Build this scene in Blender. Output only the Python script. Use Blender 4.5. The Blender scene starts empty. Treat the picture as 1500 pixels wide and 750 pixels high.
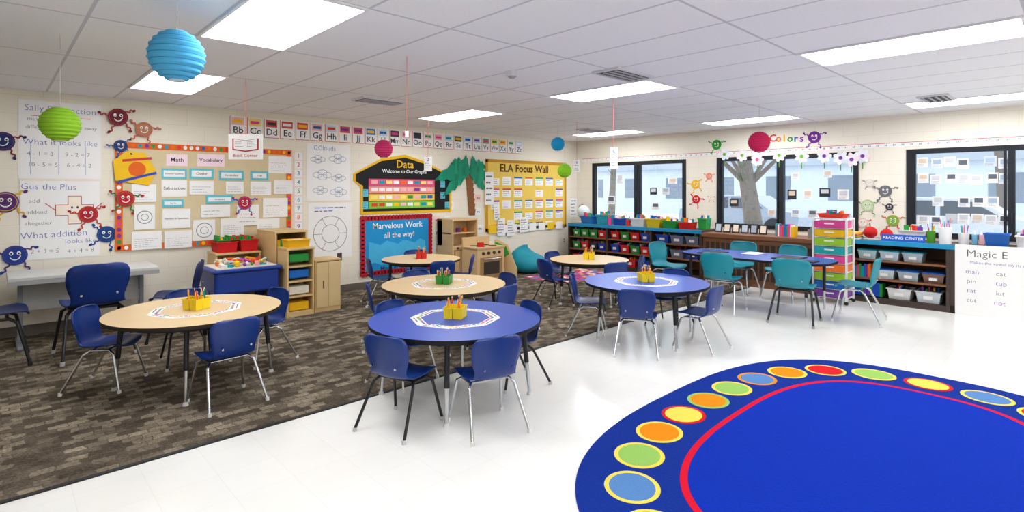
import bpy, bmesh, math, random, bisect
from mathutils import Vector, Matrix
random.seed(11)
scene = bpy.context.scene
# ---------------------------------------------------------------- calibration
F, HY, CZ = 800.0, 278.0, 1.6
A = math.atan2(.7250, .6888)
DX, DY = math.cos(A), math.sin(A)
RX, RY = math.sin(A), -math.cos(A)
YW, XW, ZC = 8.05, 9.7, 2.7
def W(lat, dep): return (dep*DX+lat*RX, dep*DY+lat*RY)
def lw(px, py):
    t = (px-750)/F; D = YW/(DY+t*RY)
    return (D*(DX+t*RX), CZ+(HY-py)/F*D)
def rw(px, py, X=XW):
    t = (px-750)/F; D = X/(DX+t*RX)
    return (-D*(DY+t*RY), CZ+(HY-py)/F*D)
# ---------------------------------------------------------------- materials
def lin(c):
    c = c/255.0
    return c/12.92 if c <= .04045 else ((c+.055)/1.055)**2.4
def rgb(h):
    h = h.lstrip('#')
    return (lin(int(h[0:2],16)), lin(int(h[2:4],16)), lin(int(h[4:6],16)), 1)
MC = {}
def mat(name, hexc, rough=.5, metal=0, var=.06, scale=14, bump=0, spec=.5):
    if name in MC: return MC[name]
    m = bpy.data.materials.new(name); m.use_nodes = True
    nt = m.node_tree; b = nt.nodes['Principled BSDF']
    c = rgb(hexc)
    tc = nt.nodes.new('ShaderNodeTexCoord')
    n = nt.nodes.new('ShaderNodeTexNoise'); n.inputs['Scale'].default_value = scale; n.inputs['Detail'].default_value = 3
    nt.links.new(tc.outputs['Object'], n.inputs['Vector'])
    mx = nt.nodes.new('ShaderNodeMix'); mx.data_type = 'RGBA'
    mx.inputs[6].default_value = (c[0]*(1-var), c[1]*(1-var), c[2]*(1-var), 1)
    mx.inputs[7].default_value = (min(1,c[0]*(1+var)), min(1,c[1]*(1+var)), min(1,c[2]*(1+var)), 1)
    nt.links.new(n.outputs['Fac'], mx.inputs[0]); nt.links.new(mx.outputs[2], b.inputs['Base Color'])
    b.inputs['Roughness'].default_value = rough; b.inputs['Metallic'].default_value = metal
    b.inputs['Specular IOR Level'].default_value = spec
    if bump:
        bp = nt.nodes.new('ShaderNodeBump'); bp.inputs['Strength'].default_value = bump; bp.inputs['Distance'].default_value = .01
        nt.links.new(n.outputs['Fac'], bp.inputs['Height']); nt.links.new(bp.outputs['Normal'], b.inputs['Normal'])
    MC[name] = m; return m
def C(h): return mat('paint_'+h.strip('#'), h, .65, spec=.3)
def brickmat(name, c1, c2, cm, bw, rh, mortar, axes='XY', loc=(0,0), offset=0.0, rough=.6, noise=(0,1), bump=0, spec=.5, bias=0.0, wob=0):
    m = bpy.data.materials.new(name); m.use_nodes = True
    nt = m.node_tree; b = nt.nodes['Principled BSDF']
    tc = nt.nodes.new('ShaderNodeTexCoord'); sp = nt.nodes.new('ShaderNodeSeparateXYZ'); cb = nt.nodes.new('ShaderNodeCombineXYZ')
    nt.links.new(tc.outputs['Object'], sp.inputs[0])
    for i in range(2):
        ad = nt.nodes.new('ShaderNodeMath'); ad.operation = 'SUBTRACT'; ad.inputs[1].default_value = loc[i]
        nt.links.new(sp.outputs[axes[i]], ad.inputs[0]); nt.links.new(ad.outputs[0], cb.inputs[i])
    vec = cb.outputs[0]
    if wob:
        wn = nt.nodes.new('ShaderNodeTexNoise'); wn.inputs['Scale'].default_value = 22; wn.inputs['Detail'].default_value = 2
        nt.links.new(vec, wn.inputs['Vector'])
        ws = nt.nodes.new('ShaderNodeVectorMath'); ws.operation = 'SCALE'; ws.inputs['Scale'].default_value = wob
        nt.links.new(wn.outputs['Color'], ws.inputs[0])
        wa = nt.nodes.new('ShaderNodeVectorMath'); wa.operation = 'ADD'
        nt.links.new(vec, wa.inputs[0]); nt.links.new(ws.outputs[0], wa.inputs[1]); vec = wa.outputs[0]
    br = nt.nodes.new('ShaderNodeTexBrick'); br.offset = offset; br.squash = 1
    br.inputs['Scale'].default_value = 1; br.inputs['Brick Width'].default_value = bw; br.inputs['Row Height'].default_value = rh
    br.inputs['Mortar Size'].default_value = mortar; br.inputs['Mortar Smooth'].default_value = .1; br.inputs['Bias'].default_value = bias
    br.inputs['Color1'].default_value = rgb(c1); br.inputs['Color2'].default_value = rgb(c2); br.inputs['Mortar'].default_value = rgb(cm)
    nt.links.new(vec, br.inputs['Vector'])
    n = nt.nodes.new('ShaderNodeTexNoise'); n.inputs['Scale'].default_value = noise[1]; n.inputs['Detail'].default_value = 5
    nt.links.new(tc.outputs['Object'], n.inputs['Vector'])
    mr = nt.nodes.new('ShaderNodeMapRange'); mr.inputs['To Min'].default_value = 1-noise[0]; mr.inputs['To Max'].default_value = 1+noise[0]
    mr.inputs['From Min'].default_value = .25; mr.inputs['From Max'].default_value = .75
    nt.links.new(n.outputs['Fac'], mr.inputs['Value'])
    vm = nt.nodes.new('ShaderNodeVectorMath'); vm.operation = 'SCALE'
    nt.links.new(br.outputs['Color'], vm.inputs[0]); nt.links.new(mr.outputs[0], vm.inputs['Scale'])
    nt.links.new(vm.outputs[0], b.inputs['Base Color'])
    b.inputs['Roughness'].default_value = rough; b.inputs['Specular IOR Level'].default_value = spec
    if bump:
        bp = nt.nodes.new('ShaderNodeBump'); bp.inputs['Strength'].default_value = bump; bp.inputs['Distance'].default_value = .005
        nt.links.new(n.outputs['Fac'], bp.inputs['Height']); nt.links.new(bp.outputs['Normal'], b.inputs['Normal'])
    return m
def emis(name, col, s):
    m = bpy.data.materials.new(name); m.use_nodes = True; nt = m.node_tree
    nt.nodes.clear(); e = nt.nodes.new('ShaderNodeEmission'); o = nt.nodes.new('ShaderNodeOutputMaterial')
    e.inputs[0].default_value = col; e.inputs[1].default_value = s; nt.links.new(e.outputs[0], o.inputs[0]); return m
def glassmat():
    m = bpy.data.materials.new('window_glass'); m.use_nodes = True; nt = m.node_tree; nt.nodes.clear()
    t = nt.nodes.new('ShaderNodeBsdfTransparent'); g = nt.nodes.new('ShaderNodeBsdfGlossy'); g.inputs['Roughness'].default_value = .02
    mx = nt.nodes.new('ShaderNodeMixShader'); mx.inputs[0].default_value = .06; o = nt.nodes.new('ShaderNodeOutputMaterial')
    t.inputs[0].default_value = (.95,.98,1,1)
    nt.links.new(t.outputs[0], mx.inputs[1]); nt.links.new(g.outputs[0], mx.inputs[2]); nt.links.new(mx.outputs[0], o.inputs[0]); return m
WHITE = mat('paper_white', '#f4f4f4', .7, spec=.2, var=.02)
OFFW = mat('paper_offwhite', '#eae6da', .7, spec=.2)
BLACK = mat('black_plastic', '#141519', .4)
INK = mat('ink_dark', '#30343c', .7); INKB = mat('ink_blue', '#2a45b0', .7); INKR = mat('ink_red', '#c8303a', .7)
CHROME = mat('chrome', '#c9ccd0', .22, 1, var=.02)
BLUEP = mat('blue_chair_plastic', '#08307c', .36, var=.04)
TEALP = mat('teal_chair_plastic', '#0a8798', .38)
BTOP = mat('blue_laminate', '#174ab4', .3, var=.05)
WTOP = mat('maple_laminate', '#dfc395', .35, var=.06, scale=5)
WOOD = mat('light_birch', '#d8b880', .5, var=.08, scale=6)
WOODR = mat('brown_wood', '#7e5133', .5, var=.12, scale=6)
DBROWN = mat('dark_brown_laminate', '#3c2d25', .5)
CARTON = [C('#e03c28'), C('#f5c010'), C('#2c9a40'), C('#1a68c0'), C('#ec7010'), C('#7d38a0'), C('#e04590'), C('#0c9cac')]
# ---------------------------------------------------------------- mesh builder
TXT = {}
def text_mesh(s, off=.008):
    if (s,off) in TXT: return TXT[(s,off)]
    cu = bpy.data.curves.new('t', 'FONT'); cu.body = s; cu.resolution_u = 2; cu.size = 1
    cu.align_x = 'CENTER'; cu.align_y = 'CENTER'; cu.offset = off
    ob = bpy.data.objects.new('t', cu); scene.collection.objects.link(ob)
    dg = bpy.context.evaluated_depsgraph_get(); dg.update()
    me = bpy.data.meshes.new_from_object(ob.evaluated_get(dg))
    vs = [v.co.copy() for v in me.vertices]; fs = [tuple(p.vertices) for p in me.polygons]
    bpy.data.objects.remove(ob); bpy.data.curves.remove(cu); bpy.data.meshes.remove(me)
    TXT[(s,off)] = (vs, fs); return TXT[(s,off)]
class Fr:
    def __init__(s, o, ux, uy):
        s.o = Vector(o); s.ux = Vector(ux).normalized(); s.uy = Vector(uy).normalized(); s.n = s.ux.cross(s.uy)
    def p(s, u, v, w): return s.o+s.ux*u+s.uy*v+s.n*w
FL = Fr((0,YW-.001,0), (1,0,0), (0,0,1)); FR = Fr((XW-.001,0,0), (0,-1,0), (0,0,1))
class MB:
    def __init__(s): s.v=[]; s.f=[]; s.m=[]; s.s=[]; s.mats=[]
    def mi(s, m):
        if m not in s.mats: s.mats.append(m)
        return s.mats.index(m)
    def add(s, vs, fs, m, smooth=False):
        o = len(s.v); k = s.mi(m); s.v += [tuple(v) for v in vs]
        for f in fs: s.f.append(tuple(i+o for i in f)); s.m.append(k); s.s.append(smooth)
    def box(s, a, b, m, bev=0, rz=0, M=None):
        c = Vector(((a[0]+b[0])/2,(a[1]+b[1])/2,(a[2]+b[2])/2)); h = Vector((abs(b[0]-a[0])/2,abs(b[1]-a[1])/2,abs(b[2]-a[2])/2))
        bm = bmesh.new(); bmesh.ops.create_cube(bm, size=2)
        for v in bm.verts: v.co = Vector((v.co.x*h.x, v.co.y*h.y, v.co.z*h.z))
        if bev: bmesh.ops.bevel(bm, geom=bm.edges[:], offset=min(bev, min(h)*.9), segments=2, affect='EDGES', profile=.5)
        R = Matrix.Rotation(rz, 3, 'Z'); bm.verts.index_update()
        vs = [R@v.co+c for v in bm.verts]
        if M is not None: vs = [M@v for v in vs]
        s.add(vs, [tuple(v.index for v in f.verts) for f in bm.faces], m, False); bm.free()
    def cyl(s, p0, p1, r0, m, r1=None, n=12, caps=True, smooth=True):
        p0=Vector(p0); p1=Vector(p1); r1 = r0 if r1 is None else r1
        d=(p1-p0).normalized(); a = d.orthogonal().normalized(); b = d.cross(a); vs=[]
        for p,r in ((p0,r0),(p1,r1)):
            for i in range(n):
                t=2*math.pi*i/n; vs.append(p+(a*math.cos(t)+b*math.sin(t))*r)
        s.add(vs, [(i,(i+1)%n,n+(i+1)%n,n+i) for i in range(n)], m, smooth)
        if caps: s.add(vs, [tuple(range(n))[::-1], tuple(range(n,2*n))], m)
    def tube(s, pts, r, m, n=8, rs=None):
        for i in range(len(pts)-1):
            ra = rs[i] if rs else r; rb = rs[i+1] if rs else r
            s.cyl(pts[i], pts[i+1], ra, m, rb, n)
        for i,p in enumerate(pts[1:-1]): s.ball(p, (rs[i+1] if rs else r), m, 6)
    def ball(s, c, r, m, n=12, sc=(1,1,1), ridge=0, k=0):
        c=Vector(c); vs=[]; fs=[]; nn=max(3,n if not k else k*6)
        q=n*2 if not k else 32
        for j in range(nn+1):
            th=math.pi*j/nn; rr=r*(1-ridge*abs(math.cos(k*th)) if k else 1)
            for i in range(q):
                ph=2*math.pi*i/q; vs.append((c.x+rr*math.sin(th)*math.cos(ph)*sc[0], c.y+rr*math.sin(th)*math.sin(ph)*sc[1], c.z+rr*math.cos(th)*sc[2]))
        for j in range(nn):
            for i in range(q): fs.append((j*q+i,(j+1)*q+i,(j+1)*q+(i+1)%q,j*q+(i+1)%q))
        s.add(vs, fs, m, True)
    def disc(s, c, r, h, m, n=48, edge=None):
        vs=[(c[0]+r*math.cos(2*math.pi*i/n), c[1]+r*math.sin(2*math.pi*i/n), z) for z in (c[2],c[2]+h) for i in range(n)]
        s.add(vs,[tuple(range(n))[::-1],tuple(range(n,2*n))],m)
        s.add(vs,[(i,(i+1)%n,n+(i+1)%n,n+i) for i in range(n)],edge or m,True)
    def plate(s, fr, pts, o0, o1, m, side=None):
        n=len(pts); vs=[fr.p(u,v,o0) for u,v in pts]+[fr.p(u,v,o1) for u,v in pts]
        s.add(vs,[tuple(range(n,2*n)), tuple(range(n))[::-1]],m); s.add(vs,[(i,(i+1)%n,n+(i+1)%n,n+i) for i in range(n)],side or m)
    def rp(s, fr, u0, u1, v0, v1, o0, o1, m): s.plate(fr,[(u0,v0),(u1,v0),(u1,v1),(u0,v1)],o0,o1,m)
    def flat(s, fr, pts, o, m): s.add([fr.p(u,v,o) for u,v in pts],[tuple(range(len(pts)))],m)
    def rf(s, fr, u0, u1, v0, v1, o, m): s.flat(fr,[(u0,v0),(u1,v0),(u1,v1),(u0,v1)],o,m)
    def ell(s, fr, u, v, a, b, o0, o1, m, n=24, rot=0):
        pts=[]
        for i in range(n):
            t=2*math.pi*i/n; x=a*math.cos(t); y=b*math.sin(t)
            pts.append((u+x*math.cos(rot)-y*math.sin(rot), v+x*math.sin(rot)+y*math.cos(rot)))
        s.plate(fr, pts, o0, o1, m)
    def line(s, fr, u0, v0, u1, v1, w, o, m):
        d=Vector((u1-u0,v1-v0)); L=d.length or 1e-6; n=Vector((-d.y,d.x))/L*w/2
        s.flat(fr,[(u0-n.x,v0-n.y),(u1-n.x,v1-n.y),(u1+n.x,v1+n.y),(u0+n.x,v0+n.y)],o,m)
    def ring(s, fr, u, v, r, w, o, m, n=24, sy=1):
        for i in range(n):
            a=2*math.pi*i/n; c=2*math.pi*(i+1)/n; s.line(fr,u+r*math.cos(a),v+r*sy*math.sin(a),u+r*math.cos(c),v+r*sy*math.sin(c),w,o,m)
    def text(s, fr, t, u, v, size, o, m, maxw=None, rot=0, off=.008):
        vs,fs = text_mesh(t,off)
        if maxw:
            w=max(p.x for p in vs)-min(p.x for p in vs)
            if w*size>maxw: size=maxw/w
        c,sn=math.cos(rot),math.sin(rot)
        s.add([fr.p(u+size*(p.x*c-p.y*sn), v+size*(p.x*sn+p.y*c), o) for p in vs], fs, m)
    def scrib(s, fr, u0, u1, v0, v1, rows, o, m, th=.25, fill=.8):
        h=(v1-v0)/rows
        for i in range(rows):
            y=v1-(i+.5)*h; x=u0; end=u0+(u1-u0)*random.uniform(fill*.7,1)
            while x<end-.005:
                w=min(random.uniform(.06,.2)*(u1-u0), end-x); s.rf(fr,x,x+w,y-h*th/2,y+h*th/2,o,m); x+=w+.04*(u1-u0)
    def tub(s, c, w, d, h, m, taper=.85, rz=0, inner=None):
        R=Matrix.Rotation(rz,3,'Z'); c=Vector(c)
        def ring(sc,z,ins=0): return [R@Vector((x*(w/2*sc-ins),y*(d/2*sc-ins),z))+c for x,y in ((-1,-1),(1,-1),(1,1),(-1,1))]
        t=min(w,d)*.04
        vs=ring(taper,0)+ring(1,h)+ring(1,h,-t)+ring(1,h*.9,-t)+ring(1,h,t)+ring(taper,h*.15,t)
        def q(a,b): return [(a*4+i,a*4+(i+1)%4,b*4+(i+1)%4,b*4+i) for i in range(4)]
        s.add(vs, [(3,2,1,0)]+q(0,1)+q(3,2)+q(2,4)+q(4,5)+[(20,21,22,23)], m)
        if inner: s.add([v+Vector((0,0,-h*.12)) for v in ring(.95,h,t)], [(0,1,2,3)], inner)
    def mesh(s, name):
        me=bpy.data.meshes.new(name); me.from_pydata(s.v,[],s.f)
        for m in s.mats: me.materials.append(m)
        me.polygons.foreach_set('material_index', s.m); me.polygons.foreach_set('use_smooth', s.s)
        me.update(); return me
    def obj(s, name, loc=(0,0,0), rz=0):
        return inst(name, s.mesh(name), loc, rz)
def inst(name, me, loc=(0,0,0), rz=0, sc=1):
    o=bpy.data.objects.new(name, me); o.location=loc; o.rotation_euler=(0,0,rz); o.scale=(sc,sc,sc); scene.collection.objects.link(o); return o
# ---------------------------------------------------------------- room shell
CARP_Y = 3.83
m_tile = brickmat('vinyl_floor_tile','#f5f4f0','#f3f2ed','#e8e6e0',.305,.305,.0012,'XY',(0,.0),0,.17,(.02,3.5),0,.55)
m_ceil = brickmat('ceiling_tile','#f4f4f7','#f1f1f5','#cdced6',.61,1.37,.011,'XY',(1.045,3.0),0,.8,(.03,60),.15,.2)
m_wl = brickmat('painted_block_wall_a','#eee8d9','#ede7d7','#e3dccb',.406,.203,.003,'XZ',(0,0),.5,.6,(.015,8),0,.3)
m_wr = brickmat('painted_block_wall_b','#efeadd','#eee9db','#e4decf',.406,.203,.003,'YZ',(0,0),.5,.6,(.015,8),0,.3)
def carpetmat():
    m=brickmat('patterned_carpet','#544b40','#a39682','#5e554a',.11,.07,.004,'XY',(0,0),.43,.97,(.45,85),.7,.08,-.25,.045)
    nt=m.node_tree; b=nt.nodes['Principled BSDF']; src=b.inputs['Base Color'].links[0].from_socket
    tc=nt.nodes.new('ShaderNodeTexCoord'); mp=nt.nodes.new('ShaderNodeMapping'); mp.inputs['Scale'].default_value=(3,4.5,1)
    w=nt.nodes.new('ShaderNodeTexNoise'); w.inputs['Scale'].default_value=1.0; w.inputs['Detail'].default_value=4; w.inputs['Roughness'].default_value=.7
    nt.links.new(tc.outputs['Object'],mp.inputs[0]); nt.links.new(mp.outputs[0],w.inputs['Vector'])
    mr=nt.nodes.new('ShaderNodeMapRange'); mr.inputs['From Min'].default_value=.3; mr.inputs['From Max'].default_value=.7; mr.inputs['To Min'].default_value=.65; mr.inputs['To Max'].default_value=1.35
    nt.links.new(w.outputs['Fac'],mr.inputs['Value'])
    vm=nt.nodes.new('ShaderNodeVectorMath'); vm.operation='SCALE'
    nt.links.new(src,vm.inputs[0]); nt.links.new(mr.outputs[0],vm.inputs['Scale']); nt.links.new(vm.outputs[0],b.inputs['Base Color'])
    return m
x0,y0=-2.6,-2.6
b=MB(); b.box((x0-.2,y0-.2,-.1),(XW+.2,YW+.2,0),m_tile); b.obj('floor')
b=MB(); b.box((x0,CARP_Y,0),(XW-.02,YW-.02,.004),carpetmat()); b.obj('carpet')
b=MB(); b.box((x0,CARP_Y-.03,0),(8.98,CARP_Y,.008),C('#2b2a2c')); b.obj('trim_1')
b=MB(); b.box((x0-.2,y0-.2,ZC),(XW+.2,YW+.2,ZC+.1),m_ceil); b.obj('ceiling')
b=MB(); b.box((x0,YW,0),(XW+.2,YW+.2,ZC),m_wl); b.obj('wall_left')
b=MB(); b.box((x0,YW-.015,.004),(8.98,YW,.11),C('#6d665e')); b.obj('baseboard_left')
b=MB(); b.box((x0-.2,y0,0),(x0,YW+.2,ZC),m_wr); b.obj('wall_rear')
b=MB(); b.box((x0-.2,y0-.2,0),(XW+.2,y0,ZC),m_wl); b.obj('wall_near')
WIN=[(5.33,7.6),(2.43,4.71),(-.46,1.82)]; WZ=(.92,2.19)
b=MB(); ys=[y0]+sorted([v for w in WIN for v in w])+[YW]
b.box((XW,y0,0),(XW+.2,YW,WZ[0]),m_wr); b.box((XW,y0,WZ[1]),(XW+.2,YW,ZC),m_wr)
for i in range(0,len(ys),2): b.box((XW,ys[i],WZ[0]),(XW+.2,ys[i+1],WZ[1]),m_wr)
b.obj('wall_right')
m_frame=C('#1c2027'); GL=glassmat()
for k,(a,c) in enumerate(WIN):
    b=MB(); X0,X1=XW-.015,XW+.08; f=.07; mid=(a+c)/2
    for ya,yb in ((a,a+f),(c-f,c),(mid-.035,mid+.035)): b.box((X0,ya,WZ[0]),(X1,yb,WZ[1]),m_frame)
    for za,zb in ((WZ[0],WZ[0]+f),(WZ[1]-f,WZ[1])): b.box((X0+.002,a,za),(X1-.002,c,zb),m_frame)
    s0,s1=(mid,c) if k!=0 else (a,mid)
    for ya,yb in ((s0+.05,s0+.08),(s1-.11,s1-.07)): b.box((X0+.01,ya,WZ[0]+f),(X1-.03,yb,WZ[1]-f),m_frame)
    b.box((XW+.04,a+f,WZ[0]+f),(XW+.046,c-f,WZ[1]-f),GL)
    b.obj('window_%d'%(k+1))
# ---------------------------------------------------------------- ceiling lights
m_panel=emis('led_panel',(.985,.99,1,1),15.5)
for X in (1.05,4.71,8.37):
    for Y in (-2.5,.26,3.0,5.74):  # unseen panels behind and above camera added for illumination, continuing the grid
        b=MB(); z=ZC
        b.box((X+.02,Y+.03,z-.006),(X+.59,Y+1.33,z-.001),m_panel)
        for p,q in (((X,Y),(X+.02,Y+1.36)),((X+.59,Y),(X+.61,Y+1.36)),((X+.02,Y),(X+.59,Y+.03)),((X+.02,Y+1.33),(X+.59,Y+1.36))):
            b.box((p[0],p[1],z-.012),(q[0],q[1],z),C('#f0f0f0'))
        b.obj('ceiling_light_panel')
def vent(px,py,w=.58,d=.3):
    t=(px-750)/F; D=F*(ZC-CZ)/(HY-py); x=D*(DX+t*RX); y=D*(DY+t*RY)
    b=MB(); b.box((x-w/2,y-d/2,ZC-.02),(x+w/2,y+d/2,ZC),C('#d9d9dc'))
    b.box((x-w/2+.03,y-d/2+.03,ZC-.022),(x+w/2-.03,y+d/2-.03,ZC-.02),C('#3c3d42'))
    for i in range(4):
        yy=y-d/2+.055+i*(d-.11)/3; b.box((x-w/2+.03,yy-.01,ZC-.03),(x+w/2-.03,yy+.01,ZC-.022),C('#b5b5ba'))
    b.obj('ceiling_vent')
for p in ((555,147),(913,108),(868,190),(1372,143)): vent(*p)
D=F*1.1/(HY-105); x,y=D*DX,D*DY
b=MB(); b.cyl((x,y,ZC-.045),(x,y,ZC),.05,C('#d8d8dc'),.07,24); b.cyl((x,y,ZC-.06),(x,y,ZC-.045),.025,C('#9d9da2'),.04,16); b.obj('smoke_detector')
# ---------------------------------------------------------------- hanging things
def hang(px,py,D): 
    t=(px-750)/F; return (D*(DX+t*RX), D*(DY+t*RY), CZ+(HY-py)/F*D)
def lantern(px,py,D,r,col,rib):
    x,y,z=hang(px,py,D); b=MB(); m=mat('lantern_'+col.strip('#'),col,.75,spec=.15,var=.03)
    b.ball((0,0,0),r,m,10,ridge=.06,k=12); rm=C(rib)
    for j in range(1,12):
        th=math.pi*j/12; rr=r*.945*math.sin(th); zz=r*.945*math.cos(th)
        n=28; pts=[(rr*math.cos(2*math.pi*i/n),rr*math.sin(2*math.pi*i/n),zz) for i in range(n+1)]
        for i in range(n): b.cyl(pts[i],pts[i+1],r*.012,rm,n=4,caps=False)
    b.cyl((0,0,r*.9),(0,0,r*.97),r*.27,C('#e9e9e9'),n=16); b.cyl((0,0,-r*.97),(0,0,-r*.9),r*.27,C('#e9e9e9'),n=16)
    b.cyl((0,0,r*.97),(0,0,ZC-z),.0018,C('#cfcfcf'),n=6)
    b.obj('paper_lantern',(x,y,z))
lantern(259,82,3.1,.148,'#55b4e6','#2f86b8'); lantern(88,182,3.87,.125,'#96cc34','#6a9a20'); lantern(562,218,7,.12,'#dc3c78','#a82858')
lantern(817,211,8.9,.115,'#24a0d8','#1a78a8'); lantern(827,250,8.6,.115,'#8ed02e','#6a9a20'); lantern(1112,208,7.06,.138,'#d82c60','#a02048')
def hcard(px,py,D,w,h,kind):
    x,y,z=hang(px,py,D); b=MB(); fr=Fr((0,0,0),(RX,RY,0),(0,0,1))
    b.rp(fr,-w/2,w/2,-h/2,h/2,-.003,.003,WHITE)
    if kind=='book':
        for sx in (-1,1):
            b.plate(fr,[(0,-h*.2),(sx*w*.38,-h*.12),(sx*w*.38,h*.33),(0,h*.25)][::sx],.003,.006,C('#b7352e'))
            b.plate(fr,[(0,-h*.15),(sx*w*.34,-h*.08),(sx*w*.34,h*.31),(0,h*.23)][::sx],.006,.008,WHITE)
        b.scrib(fr,-w*.3,-w*.05,-h*.02,h*.22,4,.0095,INK); b.scrib(fr,w*.05,w*.3,-h*.02,h*.22,4,.0095,INK)
        b.text(fr,'Book Corner',0,-h*.35,.045,.0095,INKR,w*.8)
    elif kind:
        b.scrib(fr,-w*.35,w*.35,-h*.4,h*.1,4,.004,INK); b.text(fr,kind,0,h*.28,h*.3,.004,INKB)
    b.cyl((0,0,h/2),(0,0,ZC-z),.0025,C('#e0605a'),n=6); b.cyl((-w*.3,0,h/2),(w*.3,0,h/2),.003,C('#d8504a'),n=6)
    b.obj('hanging_sign',(x,y,z))
hcard(360,215,5.4,.34,.25,'book'); hcard(627,240,8.2,.12,.22,'2'); hcard(899,232,6.6,.09,.26,'5'); hcard(596,196,4.5,.03,.05,'')
hcard(845,243,8.8,.1,.2,'6')
# ---------------------------------------------------------------- chairs
def lerp(a,b,t): return a+(b-a)*t
def chair_mesh(name, shell, leg, foot):
    prof=[(.178,.325,.10),(.176,.338,.145),(.165,.350,.168),(.13,.357,.180),(.06,.352,.184),(-.02,.346,.182),(-.09,.346,.172),(-.135,.358,.158),(-.16,.385,.150),(-.172,.42,.152),(-.18,.46,.165),(-.19,.51,.178),(-.2,.56,.182),(-.208,.60,.178),(-.212,.628,.163),(-.214,.644,.135),(-.215,.65,.09)]
    rows=[]; N=len(prof); M=12
    for i,(y,z,w) in enumerate(prof):
        tb=min(1,max(0,(i-6)/4)); r=[]
        for j in range(M+1):
            u=-1+2*j/M; k=u*u
            r.append(Vector((u*w, y+tb*.035*k, z+(1-tb)*.014*k)))
        rows.append(r)
    bm=bmesh.new(); V=[[bm.verts.new(p) for p in r] for r in rows]
    for i in range(N-1):
        for j in range(M): bm.faces.new((V[i][j],V[i][j+1],V[i+1][j+1],V[i+1][j]))
    bmesh.ops.recalc_face_normals(bm, faces=bm.faces[:])
    bmesh.ops.solidify(bm, geom=bm.faces[:], thickness=.009)
    bm.verts.index_update()
    b=MB(); b.add([v.co.copy() for v in bm.verts],[tuple(v.index for v in f.verts) for f in bm.faces],shell,True); bm.free()
    r=.0105
    for sx in (-1,1):
        b.tube([(sx*.205,.185,.012),(sx*.165,.12,.30),(sx*.14,.08,.325),(sx*.14,-.06,.325),(sx*.165,-.09,.30),(sx*.205,-.235,.012)],r,leg,10)
        b.cyl((sx*.205,.185,0),(sx*.203,.183,.025),.014,foot,n=10); b.cyl((sx*.205,-.235,0),(sx*.203,-.233,.025),.014,foot,n=10)
        b.cyl((sx*.10,-.183,.44),(sx*.10,-.196,.44),.008,CHROME,n=8)
    b.tube([(-.14,.07,.325),(.14,.07,.325)],r,leg); b.tube([(-.14,-.05,.325),(.14,-.05,.325)],r,leg)
    return b.mesh(name)
CH={'c':chair_mesh('school_chair_chrome',BLUEP,CHROME,C('#e6e6e2')),'b':chair_mesh('school_chair_black',BLUEP,BLACK,C('#c9c9c9')),
    't':chair_mesh('teal_chair_chrome',TEALP,CHROME,C('#dddddd')),'u':chair_mesh('teal_chair_black',TEALP,BLACK,C('#999999')),
    'n':chair_mesh('navy_chair',mat('navy_plastic','#0e2052',.5),BLACK,BLACK)}
def chair(kind,x,y,face,sc=1.0,name='school_chair'):
    z=.004 if y>CARP_Y else 0
    inst(name,CH[kind],(x,y,z),face-math.pi/2,sc)
# ---------------------------------------------------------------- tables
def table_mesh(name,top,R,H,edge,legtop=BLACK):
    b=MB(); b.disc((0,0,H-.028),R,.028,top,72,edge); 
    b.disc((0,0,H-.06),R*.86,.032,C('#2a2c30'),48)
    for k in range(4):
        a=k*math.pi/2; c,s=math.cos(a),math.sin(a); ra,rb=R*.80,R*.88
        b.cyl((c*ra,s*ra,H-.03),(c*lerp(ra,rb,.55),s*lerp(ra,rb,.55),H*.42),.019,legtop,n=14)
        b.cyl((c*lerp(ra,rb,.5),s*lerp(ra,rb,.5),H*.46),(c*rb,s*rb,.02),.0145,CHROME,n=14)
        b.cyl((c*rb,s*rb,0),(c*rb,s*rb,.025),.022,C('#d5d5d5'),.016,n=14)
    return b.mesh(name)
EB=C('#101218')
TM={'blue':table_mesh('blue_table',BTOP,.66,.6,EB),'wood':table_mesh('wood_table',WTOP,.65,.6,C('#2e2420')),'small':table_mesh('wood_table_small',WTOP,.56,.6,C('#2e2420'))}
def caddy_mesh(col,seed):
    random.seed(seed); b=MB(); m=mat('caddy_'+col.strip('#'),col,.4)
    for ix in (-1,1):
        for iy in (-1,1): b.tub((ix*.036,iy*.036,0),.07,.07,.085,m,.85)
    b.box((-.004,-.07,0),(.004,.07,.1),m)
    for i in range(18):
        x,y=random.choice((-1,1))*random.uniform(.02,.05),random.choice((-1,1))*random.uniform(.02,.05)
        dx,dy=random.uniform(-.02,.02),random.uniform(-.02,.02); c=random.choice(CARTON+[C('#f6b21b')]*5)
        h=random.uniform(.11,.155)
        b.cyl((x,y,.01),(x+dx,y+dy,h),.0045,c,n=6); b.cyl((x+dx,y+dy,h),(x+dx*1.1,y+dy*1.1,h+.014),.0045,C('#e8c998'),.0008,n=6)
    return b.mesh('caddy')
CAD={'y':caddy_mesh('#f6d60e',1),'g':caddy_mesh('#1f8f30',2),'r':caddy_mesh('#d8261e',3)}
def strips_mesh():
    random.seed(5); b=MB(); n=8
    for k in range(n):
        a=2*math.pi*(k+.5)/n; c,s=math.cos(a),math.sin(a)
        g=Fr((c*.29,s*.29,0),(-s,c,0),(-c,-s,0))
        b.rp(g,-.125,.125,-.038,.038,0,.0012+.0001*k,WHITE)
        for j in range(7): b.rf(g,-.115+j*.033,-.09+j*.033,.008,.028,.0022,random.choice(CARTON))
        b.scrib(g,-.11,.11,-.03,.0,1,.0022,INK,.35,1)
    return b.mesh('strips')
SM=strips_mesh()
random.seed(21)
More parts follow.
